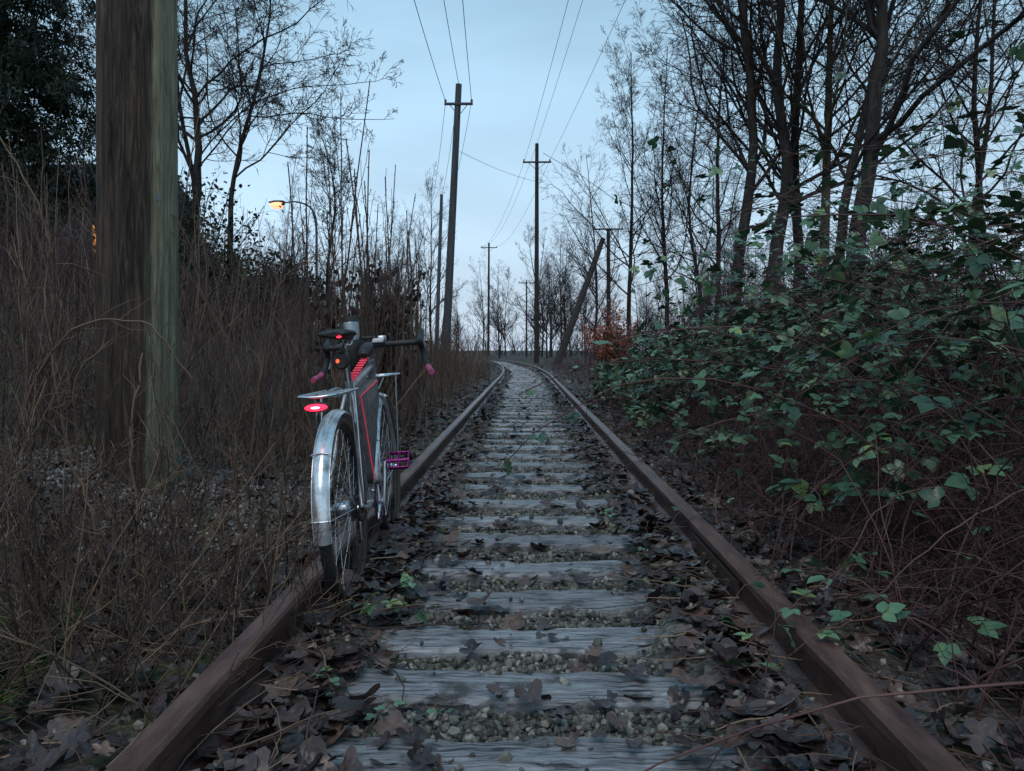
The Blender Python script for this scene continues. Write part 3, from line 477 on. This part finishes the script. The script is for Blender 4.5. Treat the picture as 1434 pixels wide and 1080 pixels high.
# ------------------------------------------------------------ house glimpsed behind the trees
hs=empty('house',(-18.5,29,3.2)); M_sid=pmat('pale_siding',[(0,(.30,.32,.35)),(1,(.42,.44,.47))],(.5,.5,30),3,.8); M_roof=pmat('roof_shingle',[(0,(.03,.03,.033)),(1,(.07,.07,.075))],(6,6,6),4,.9)
mb=MB(); rbox(mb,(0,3,1.4),(6.6,6,4.2),.01); mb.build('walls',M_sid,smooth=False,parent=hs)
mb=MB(); v=[(-3.7,-.5,3.45),(3.7,-.5,3.45),(3.7,6.5,3.45),(-3.7,6.5,3.45),(-3.7,3,5.4),(3.7,3,5.4)]; mb.add(v,[(0,1,5,4),(2,3,4,5)]); mb.add(v,[(0,4,3),(1,2,5)]); mb.add(v,[(0,3,2,1)]); mb.build('roof',M_roof,smooth=False,parent=hs)
mb=MB(); mw=emis('lit_window',(1,.38,.06),1.0)
for wx in (2.6,-.8): rbox(mb,(wx,-.02,1.9),(.8,.05,1.0),.004,0)
mb.build('windows',mw,smooth=False,parent=hs)
mb=MB(); rbox(mb,(.9,-.02,.6),(.95,.06,2.1),.004); mb.build('door',M_polefar,smooth=False,parent=hs)

# ------------------------------------------------------------ bicycle
bike=empty('bicycle',(-.655,2.78,-.005),(0,math.radians(-4.3),math.radians(1.8)))
K_blk=pmat('black_rubber',[(0,(.014,.014,.015)),(1,(.035,.035,.035))],(60,60,60),2,.55,.3,.001)
K_tan=pmat('tan_sidewall',[(0,(.05,.03,.022)),(1,(.10,.06,.045))],rough=.7)
K_sil,_,_b=nm('brushed_silver',.3,1.); _b.inputs['Base Color'].default_value=(.60,.61,.64,1)
K_tum,_,_b=nm('steel_tumbler',.35,.9); _b.inputs['Base Color'].default_value=(.30,.31,.33,1)
K_fen=pmat('dirty_alloy_fender',[(0,(.22,.21,.22)),(.3,(.62,.62,.64)),(1,(.92,.92,.94))],(14,14,22),5,.26,.15,.001,metal=.75,rvar=.14)
K_frame=pmat('frame_paint',[(0,(.26,.25,.26)),(1,(.50,.49,.50))],(20,20,20),3,.3,metal=.6)
K_bag=pmat('grey_brown_canvas',[(0,(.085,.070,.066)),(1,(.22,.185,.175))],(30,30,30),4,.9,.6,.003)
K_pink=pmat('pink_tape',[(0,(.28,.05,.12)),(1,(.50,.11,.23))],(60,60,60),2,.5)
K_pur,_,_b=nm('purple_anodised',.35,.8); _b.inputs['Base Color'].default_value=(.27,.03,.19,1)
K_purb,_,_b=nm('violet_anodised',.3,.8); _b.inputs['Base Color'].default_value=(.42,.08,.50,1)
K_red=emis('tail_light_red',(1,.015,.045),4); K_redc=emis('tail_light_core',(1,.35,.4),6); K_pipe=emis('red_reflective_piping_glow',(.75,.05,.10),.4); K_or=emis('amber_light',(1,.12,.03),1.4)  # piping is no lamp: weak emission stands in for light it reflects
K_wht=pmat('white_plastic',[(0,(.55,.55,.57)),(1,(.7,.7,.72))],rough=.4)
def ring(mb,cy,cz,R,r,S=10,x=0,n=65,mat=0):
    a=np.linspace(0,2*np.pi,n); b=np.arange(S)/S*2*np.pi; rad=R+r*np.cos(b)[None]; V=np.stack([x+r*np.sin(b)[None]+0*a[:,None],cy+rad*np.cos(a)[:,None],cz+rad*np.sin(a)[:,None]],-1)
    i=np.arange(n-1)[:,None]*S+np.arange(S)[None]; j=np.arange(n-1)[:,None]*S+(np.arange(S)+1)[None]%S; mb.add(V,np.stack([i,j,j+S,i+S],-1).reshape(-1,4),mat)
def wheel(cy,cz,nm_,par):
    mb=MB(); ring(mb,cy,cz,.327,.0205,14,mat=0); ring(mb,cy,cz,.322,.0195,12,x=.0035,mat=1); ring(mb,cy,cz,.322,.0195,12,x=-.0035,mat=1); ring(mb,cy,cz,.303,.0115,8,mat=2)
    tubes(mb,np.array([(-.055,cy,cz),(-.03,cy,cz),(-.03,cy,cz),(.03,cy,cz),(.03,cy,cz),(.055,cy,cz)])+np.arange(6)[:,None]*[1e-4,0,0],[.012,.012,.03,.03,.012,.012],14,3)
    for k in range(32):
        a=k/32*2*np.pi; s=1 if k%2 else -1; b=a+s*(1 if k%4<2 else -1)*1.1
        tubes(mb,np.array([(s*.028,cy+.026*math.cos(b),cz+.026*math.sin(b)),(0,cy+.298*math.cos(a),cz+.298*math.sin(a))]),.0009,4,3)
    for s in (-1,1): ring(mb,cy,cz,.019,.006,6,x=s*.03,n=25,mat=3)
    return mb.build(nm_,[K_blk,K_tan,K_blk,K_sil],parent=par)
HZ=.346; WB=1.02
wheel(0,HZ,'rear_wheel',bike)
def fender(cy,cz,a0,a1,nm_,par,w=.029):
    mb=MB(); a=np.radians(np.linspace(a0,a1,46)); cs=np.linspace(-1,1,9); rad=.366-.016*np.abs(cs)**2.2
    V=np.stack([w*cs[None]+0*a[:,None],cy+rad[None]*np.cos(a)[:,None],cz+rad[None]*np.sin(a)[:,None]],-1); i=np.arange(45)[:,None]*9+np.arange(8)[None]; mb.add(V,np.stack([i,i+1,i+10,i+9],-1).reshape(-1,4))
    V2=V.copy(); V2[:,:,1]=cy+(rad[None]-.002)*np.cos(a)[:,None]; V2[:,:,2]=cz+(rad[None]-.002)*np.sin(a)[:,None]; mb.add(V2,np.stack([i,i+9,i+10,i+1],-1).reshape(-1,4))
    for e in (-1,1): tubes(mb,V[:,4+e*4],.002,6)
    for aa in (a1-12,a1-48):
        r=math.radians(aa)
        for s in (-1,1): tubes(mb,np.array([(s*.045,cy,cz),(s*.032,cy+.352*math.cos(r),cz+.352*math.sin(r))]),.0022,6)
        tubes(mb,np.array([(-.033,cy+.36*math.cos(r),cz+.36*math.sin(r)),(0,cy+.371*math.cos(r),cz+.371*math.sin(r)),(.033,cy+.36*math.cos(r),cz+.36*math.sin(r))]),.003,6)
    mb.build(nm_,K_fen,parent=par)
fender(0,HZ,12,187,'rear_fender',bike)
BB=np.array([0,.43,.28]); ST=np.array([0,.275,.80]); SB=np.array([0,.24,.93]); HT=np.array([0,.80,.88]); HB=np.array([0,.845,.74])
mb=MB(); T2=lambda a,b,r,m=0,S=12: tubes(mb,np.array([a,(np.array(a)+b)/2,b]),r,S,m,cap=True)
T2(BB,ST,.016);T2(ST+[0,0,-.03],HT+[0,.005,-.03],.016);T2(BB,HB,.018);T2(HB,HT,.020)
for s in (-1,1):
    tubes(mb,catmull([ST+[s*.01,0,-.03],ST+[s*.03,-.06,-.13],(s*.062,.02,HZ+.03),(s*.066,0,HZ)],5),.0085,8); tubes(mb,catmull([BB+[s*.02,-.02,0],(s*.038,.3,.29),(s*.062,.05,HZ-.01),(s*.066,0,HZ)],5),.010,8)
tubes(mb,np.array([BB-[.035,0,0],BB+[.035,0,0]]),.021,14,cap=True)
mb.build('frame',K_frame,parent=bike)
mb=MB(); T2(ST,SB,.0135); T2(SB+[0,-.03,.0],SB+[0,.03,.02],.012,0)
for s in (-1,1): tubes(mb,catmull([(s*.02,.10,.965),(s*.022,.16,.945),(s*.022,.28,.95),(s*.006,.37,.975)],5),.0035,6)
mb.build('seatpost',K_sil,parent=bike)
mb=MB(); loft(mb,[(0,.07,.985),(0,.085,.988),(0,.13,.988),(0,.18,.985),(0,.24,.982),(0,.31,.982),(0,.36,.98),(0,.385,.972)],[.03,.062,.073,.066,.042,.026,.021,.012],[.008,.016,.018,.016,.014,.012,.011,.007],18); mb.build('saddle',K_blk,parent=bike)
mb=MB(); tri=[BB+[0,.03,.075],ST+[0,.022,-.055],HT+[0,-.03,-.085],HB+[0,-.055,-.04]]
ctr=sum(tri)/4; prof=[(-.034,.93),(-.030,.985),(-.018,1.),(.018,1.),(.030,.985),(.034,.93)]
edge=[]; 
for i in range(4):
    for t in np.linspace(0,1,8,endpoint=False): edge.append(tri[i]*(1-t)+tri[(i+1)%4]*t)
edge=np.array(edge); n=len(edge)
V=np.array([ctr+(edge-ctr)*s+[x,0,0] for x,s in prof]); V2=np.concatenate([[ctr+(edge-ctr)*.5-[.045,0,0]],V,[ctr+(edge-ctr)*.5+[.045,0,0]]]); V2+=rng.normal(size=V2.shape)*.0015
m_=len(V2); i=np.arange(m_-1)[:,None]*n+np.arange(n)[None]; j=np.arange(m_-1)[:,None]*n+(np.arange(n)+1)[None]%n; mb.add(V2,np.stack([i,j,j+n,i+n],-1).reshape(-1,4)); mb.add(V2[0],np.arange(n)[None]); mb.add(V2[-1],np.arange(n)[None]); mb.build('frame_bag',K_bag,parent=bike)
mb=MB()
q=V[5]; tubes(mb,np.vstack([q,q[:1]])[:9]+[.002,0,0],.0024,6); tubes(mb,np.vstack([q,q[:1]])[8:17]+[.002,0,0],.0022,6)
for k in range(9):
    t=k/8; c=(ST+[0,.07,.0])*(1-t)+(HT+[0,-.12,0])*t; rbox(mb,c+[0,0,.010],(.034,.012,.008),.003)
mb.build('glowing_reflective_trim',K_pipe,parent=bike)
mb=MB(); loft(mb,[(0,.66,.90),(0,.68,.915),(0,.74,.925),(0,.79,.935),(0,.80,.93)],[.02,.028,.03,.03,.02],[.015,.03,.035,.03,.02]); 
loft(mb,[(0,.155,.885),(0,.165,.885),(0,.20,.89),(0,.23,.895)],[.024,.03,.028,.018],[.028,.036,.035,.025]); mb.build('pouches',K_blk,parent=bike)
mb=MB(); rz=.775
for x in (-.06,-.03,0,.03,.06): tubes(mb,catmull([(x,-.26,rz),(x,0,rz),(x,.13,rz)],4),.0045,8)
tubes(mb,catmull([(-.06,.13,rz),(-.065,-.2,rz),(-.055,-.265,rz),(0,-.28,rz-.003),(.055,-.265,rz),(.065,-.2,rz),(.06,.13,rz)],6),.0055,8)
for yy in (-.18,-.06,.08): tubes(mb,np.array([(-.062,yy,rz-.006),(.062,yy,rz-.006)]),.004,6)
for s in (-1,1):
    tubes(mb,np.array([(s*.062,-.04,rz),(s*.072,0,HZ+.02)]),.0045,8); tubes(mb,np.array([(s*.062,.06,rz),(s*.072,.01,HZ+.02)]),.0045,8); tubes(mb,catmull([(s*.05,.13,rz),(s*.03,.2,rz+.005),(s*.018,.265,.77)],4),.004,6)
mb.build('rear_rack',K_sil,parent=bike)
mb=MB(); loft(mb,[(0,-.262,rz-.036),(0,-.272,rz-.036),(0,-.288,rz-.036)],[.046,.048,.044],[.016,.018,.015],18); mb.build('tail_light_body',K_blk,parent=bike)
mb=MB(); loft(mb,[(0,-.287,rz-.036),(0,-.292,rz-.036),(0,-.298,rz-.036)],[.038,.034,.024],[.012,.010,.007],18); mb.build('tail_light_lens',K_red,parent=bike)
mb=MB(); loft(mb,[(0,-.297,rz-.036),(0,-.301,rz-.036)],[.016,.012],[.004,.003],12); mb.build('tail_light_leds',K_redc,parent=bike)
mb=MB(); loft(mb,[(-.010,.150,.885),(-.010,.145,.885)],[.007,.006],[.008,.007]); mb.build('seatpost_light',K_or,parent=bike)
mb=MB(); loft(mb,[(.02,.068,.974),(.02,.063,.974)],[.010,.008],[.004,.003]); mb.build('saddle_light',K_red,parent=bike)
mb=MB(); xr=.052
ring(mb,BB[1],BB[2],.086,.004,6,x=xr,n=49,mat=0); ring(mb,BB[1],BB[2],.078,.003,6,x=xr,n=49,mat=0)
for k in range(44): a=k/44*2*np.pi; rbox(mb,(xr,BB[1]+.091*math.cos(a),BB[2]+.091*math.sin(a)),(.003,.006,.006),.001,0,rot=Matrix.Rotation(a,3,'X').to_euler())
for k in range(5): a=k/5*2*np.pi+.3; tubes(mb,np.array([(xr+.004,BB[1],BB[2]),(xr+.001,BB[1]+.078*math.cos(a),BB[2]+.078*math.sin(a))]),[.010,.006],8,1); tubes(mb,np.array([(xr-.003,BB[1]+.072*math.cos(a),BB[2]+.072*math.sin(a)),(xr+.010,BB[1]+.072*math.cos(a),BB[2]+.072*math.sin(a))]),.006,8,2,cap=True)
ca=math.radians(82); up=np.array([0,math.cos(ca),math.sin(ca)])*.17
tubes(mb,np.array([BB+[xr+.02,0,0]-up*.08,BB+[xr+.022,0,0],BB+[xr+.03,0,0]+up*.5,BB+[xr+.036,0,0]+up]),[.012,.015,.010,.012],10,1,cap=True); tubes(mb,np.array([BB-[xr+.01,0,0]+up*.08,BB-[xr+.014,0,0],BB-[xr+.025,0,0]-up*.5,BB-[xr+.032,0,0]-up]),[.012,.015,.010,.012],10,1,cap=True)
tubes(mb,np.array([BB-[xr+.02,0,0],BB+[xr+.026,0,0]]),.012,12,2,cap=True)
for r,x in ((.020,.046),(.026,.043),(.032,.040),(.038,.037),(.045,.034)): ring(mb,0,HZ,r,.002,5,x=x,n=37,mat=0); 
tubes(mb,np.array([(.03,0,HZ),(.05,0,HZ)]),.020,14,0,cap=True)
tubes(mb,catmull([(xr,BB[1]+.0,BB[2]+.088),(xr-.004,.2,BB[2]+.1),(.043,.0,HZ+.032)],5),.0035,5,0); tubes(mb,catmull([(xr,BB[1],BB[2]-.088),(.048,.2,.22),(.044,.03,.215),(.044,.0,.25),(.044,.02,.30)],5),.0035,5,0)
ring(mb,.015,.235,.02,.004,6,x=.044,n=21); ring(mb,.01,.29,.02,.004,6,x=.044,n=21); rbox(mb,(.052,.012,.262),(.006,.02,.08),.003,1); rbox(mb,(.06,.01,.31),(.02,.03,.03),.006,0)
mb.build('drivetrain',[K_blk,K_sil,K_purb],parent=bike)
def pedal(c,nm_):
    mb=MB(); c=np.array(c); rot=Matrix.Rotation(.7,3,'X').to_euler(); Rm=np.array(rot.to_matrix())
    tr=lambda v: c+Rm@np.array(v)
    for dy in (-.042,.042): rbox(mb,tr((0,dy,0)),(.085,.007,.015),.003,0,rot)
    for dx in (-.040,0,.040): rbox(mb,tr((dx,0,0)),(.007,.085,.015),.003,0,rot)
    tubes(mb,np.array([c-[.055,0,0],c+[.045,0,0]]),.008,8,cap=True)
    for dy in (-.042,.042):
        for dx in (-.032,-.011,.011,.032): tubes(mb,np.array([tr((dx,dy,-.013)),tr((dx,dy,.013))]),.002,5)
    o=mb.build(nm_,K_pur,parent=bike)
pedal(BB+[xr+.095,0,0]+up,'pedal_right'); pedal(BB-[xr+.09,0,0]-up,'pedal_left')
ax=nrm(HT-HB); st=empty('steering'); st.parent=bike
mb=MB(); tubes(mb,np.array([HB-ax*.03,HT+ax*.07]),.0145,12,1,cap=True); tubes(mb,np.array([HT+ax*.055,HT+ax*.06+[0,.085,.012]]),.016,12,1,cap=True)
for s in (-1,1): tubes(mb,catmull([HB-ax*.03+[s*.012,0,0],HB-ax*.045+[s*.038,0,0],(s*.052,.93,.56),(s*.055,WB-.01,HZ+.04),(s*.055,WB,HZ)],5),np.linspace(.013,.009,21),10,0)
mb.build('fork_and_stem',[K_frame,K_sil],parent=st)
wheel(WB,HZ,'front_wheel',st); fender(WB,HZ,25,200,'front_fender',st)
bc=HT+ax*.06+np.array([0,.085,.012]); mb=MB()
for s in (-1,1):
    path=catmull([bc,bc+[s*.12,0,0],bc+[s*.20,.004,0],bc+[s*.222,.03,0],bc+[s*.226,.085,-.005],bc+[s*.232,.115,-.045],bc+[s*.246,.10,-.095],bc+[s*.262,.05,-.130],bc+[s*.280,-.02,-.145]],6)
    n=len(path); k=int(n*.30); tubes(mb,path[:k+1],.0135,12,0); tubes(mb,path[k:int(n*.84)],.0145,12,1); tubes(mb,path[int(n*.84)-1:],.0145,12,2,cap=True)
    for q in range(k,n-1,2): 
        t=nrm(path[min(q+1,n-1)]-path[q]); tubes(mb,np.array([path[q]-t*.003,path[q]+t*.003]),.0155,10,2 if q>n*.84 else 1)
    hp=bc+np.array([s*.226,.09,.0]); loft(mb,[hp+[0,-.04,0],hp+[0,0,.012],hp+[0,.045,.03],hp+[0,.06,.062],hp+[0,.055,.075]],[.015,.018,.017,.014,.008],[.016,.02,.022,.016,.008],12,1)
    tubes(mb,catmull([hp+[0,.06,.04],hp+[s*.004,.085,.0],hp+[s*.01,.08,-.06],hp+[s*.016,.055,-.10]],5),.006,8,3)
mb.build('drop_handlebar',[K_blk,K_blk,K_pink,K_sil],parent=st)
mb=MB(); rbox(mb,bc+[-.01,-.01,.035],(.06,.07,.016),.005,0); rbox(mb,bc+[.055,.0,.025],(.035,.06,.035),.008,1); rbox(mb,bc+[.04,-.03,.02],(.05,.02,.02),.005,2); mb.build('bar_computer_and_lamp',[K_blk,K_sil,K_wht],parent=st)
mb=MB(); q=bc+np.array([-.075,-.055,-.10]); tubes(mb,np.array([q,q+[0,0,.01],q+[0,0,.12],q+[0,0,.13]]),[.035,.045,.047,.044],18,0,cap=True); tubes(mb,np.array([q+[0,0,.10],q+[0,0,.205],q+[0,0,.215]]),[.036,.038,.034],18,1,cap=True); tubes(mb,np.array([q+[0,0,.216],q+[0,0,.24]]),[.037,.034],18,0,cap=True); mb.build('stem_pouch_with_tumbler',[K_blk,K_tum],parent=st)
mb=MB(); rz=.80
for x in (-.05,-.02,.02,.05): tubes(mb,np.array([(x,WB-.15,rz),(x,WB+.14,rz)]),.0045,8)
tubes(mb,catmull([(-.09,WB-.10,rz),(-.09,WB+.1,rz),(-.05,WB+.16,rz),(.05,WB+.16,rz),(.09,WB+.1,rz),(.09,WB-.10,rz),(.05,WB-.15,rz),(-.05,WB-.15,rz),(-.09,WB-.10,rz)],5),.005,8)
for s in (-1,1): tubes(mb,np.array([(s*.085,WB,rz),(s*.064,WB,HZ+.02)]),.0045,8); tubes(mb,np.array([(s*.05,WB-.14,rz),(s*.02,.87,.74)]),.004,6)
mb.build('front_rack',K_sil,parent=st)
mb=MB()
for s in (-1,1): tubes(mb,catmull([bc+[s*.21,.08,.01],bc+[s*.12,.16,.05],bc+[s*.03,.13,-.03],HT+[s*.01,.04,-.06],HB+[s*.012,-.02,.0]],7),.0022,6)
tubes(mb,catmull([HB+[.012,-.03,.0],BB+[.01,.05,.03],(.05,.2,.29),(.066,.04,.33)],6),.0022,6); mb.build('cables',K_blk,parent=bike)

# ------------------------------------------------------------ sky, sun, camera
w=bpy.data.worlds.new('World'); sc.world=w; w.use_nodes=True; nt=w.node_tree; N=nt.nodes; L=nt.links; bg=N['Background']
sky=N.new('ShaderNodeTexSky'); sky.sky_type='NISHITA'; sky.sun_disc=False; sky.sun_elevation=math.radians(6); sky.sun_rotation=math.radians(200)
tc=N.new('ShaderNodeTexCoord'); sx=N.new('ShaderNodeSeparateXYZ'); L.new(tc.outputs['Generated'],sx.inputs[0])
cr=N.new('ShaderNodeValToRGB'); e=cr.color_ramp.elements; e[0].position=0; e[0].color=(4.6,5.6,6.9,1); e[1].position=.6; e[1].color=(2.0,3.9,5.4,1); q=e.new(.18); q.color=(3.9,5.5,7.0,1); L.new(sx.outputs['Z'],cr.inputs[0])
mp=N.new('ShaderNodeMapping'); mp.inputs['Scale'].default_value=(1.3,1.3,3.2); L.new(tc.outputs['Generated'],mp.inputs[0])
no=N.new('ShaderNodeTexNoise'); no.inputs['Scale'].default_value=1.6; no.inputs['Detail'].default_value=5; no.inputs['Distortion'].default_value=.4; L.new(mp.outputs[0],no.inputs['Vector'])
mr=N.new('ShaderNodeMapRange'); mr.inputs[1].default_value=.3; mr.inputs[2].default_value=.7; mr.inputs[3].default_value=.82; mr.inputs[4].default_value=1.22; L.new(no.outputs['Fac'],mr.inputs[0])
mu=N.new('ShaderNodeMix'); mu.data_type='RGBA'; mu.blend_type='MULTIPLY'; mu.inputs[0].default_value=1; L.new(cr.outputs[0],mu.inputs[6]); L.new(mr.outputs[0],mu.inputs[7])
mx=N.new('ShaderNodeMix'); mx.data_type='RGBA'; mx.inputs[0].default_value=.9; L.new(sky.outputs[0],mx.inputs[6]); L.new(mu.outputs[2],mx.inputs[7]); L.new(mx.outputs[2],bg.inputs['Color']); bg.inputs['Strength'].default_value=.142
sd=bpy.data.lights.new('sun','SUN'); sd.energy=1.2; sd.angle=math.radians(30); sd.color=(1,.87,.80); so=bpy.data.objects.new('sun',sd); sc.collection.objects.link(so); so.rotation_euler=(math.radians(35),math.radians(8),math.radians(-20))
cam=bpy.data.cameras.new('camera'); cam.sensor_width=36; cam.lens=27.1; cam.clip_end=3000; cam.clip_start=.05; co=bpy.data.objects.new('camera',cam); sc.collection.objects.link(co)
co.location=(-.02,0,.92); co.rotation_euler=(math.radians(90-2.65),0,math.radians(1.0)); sc.camera=co
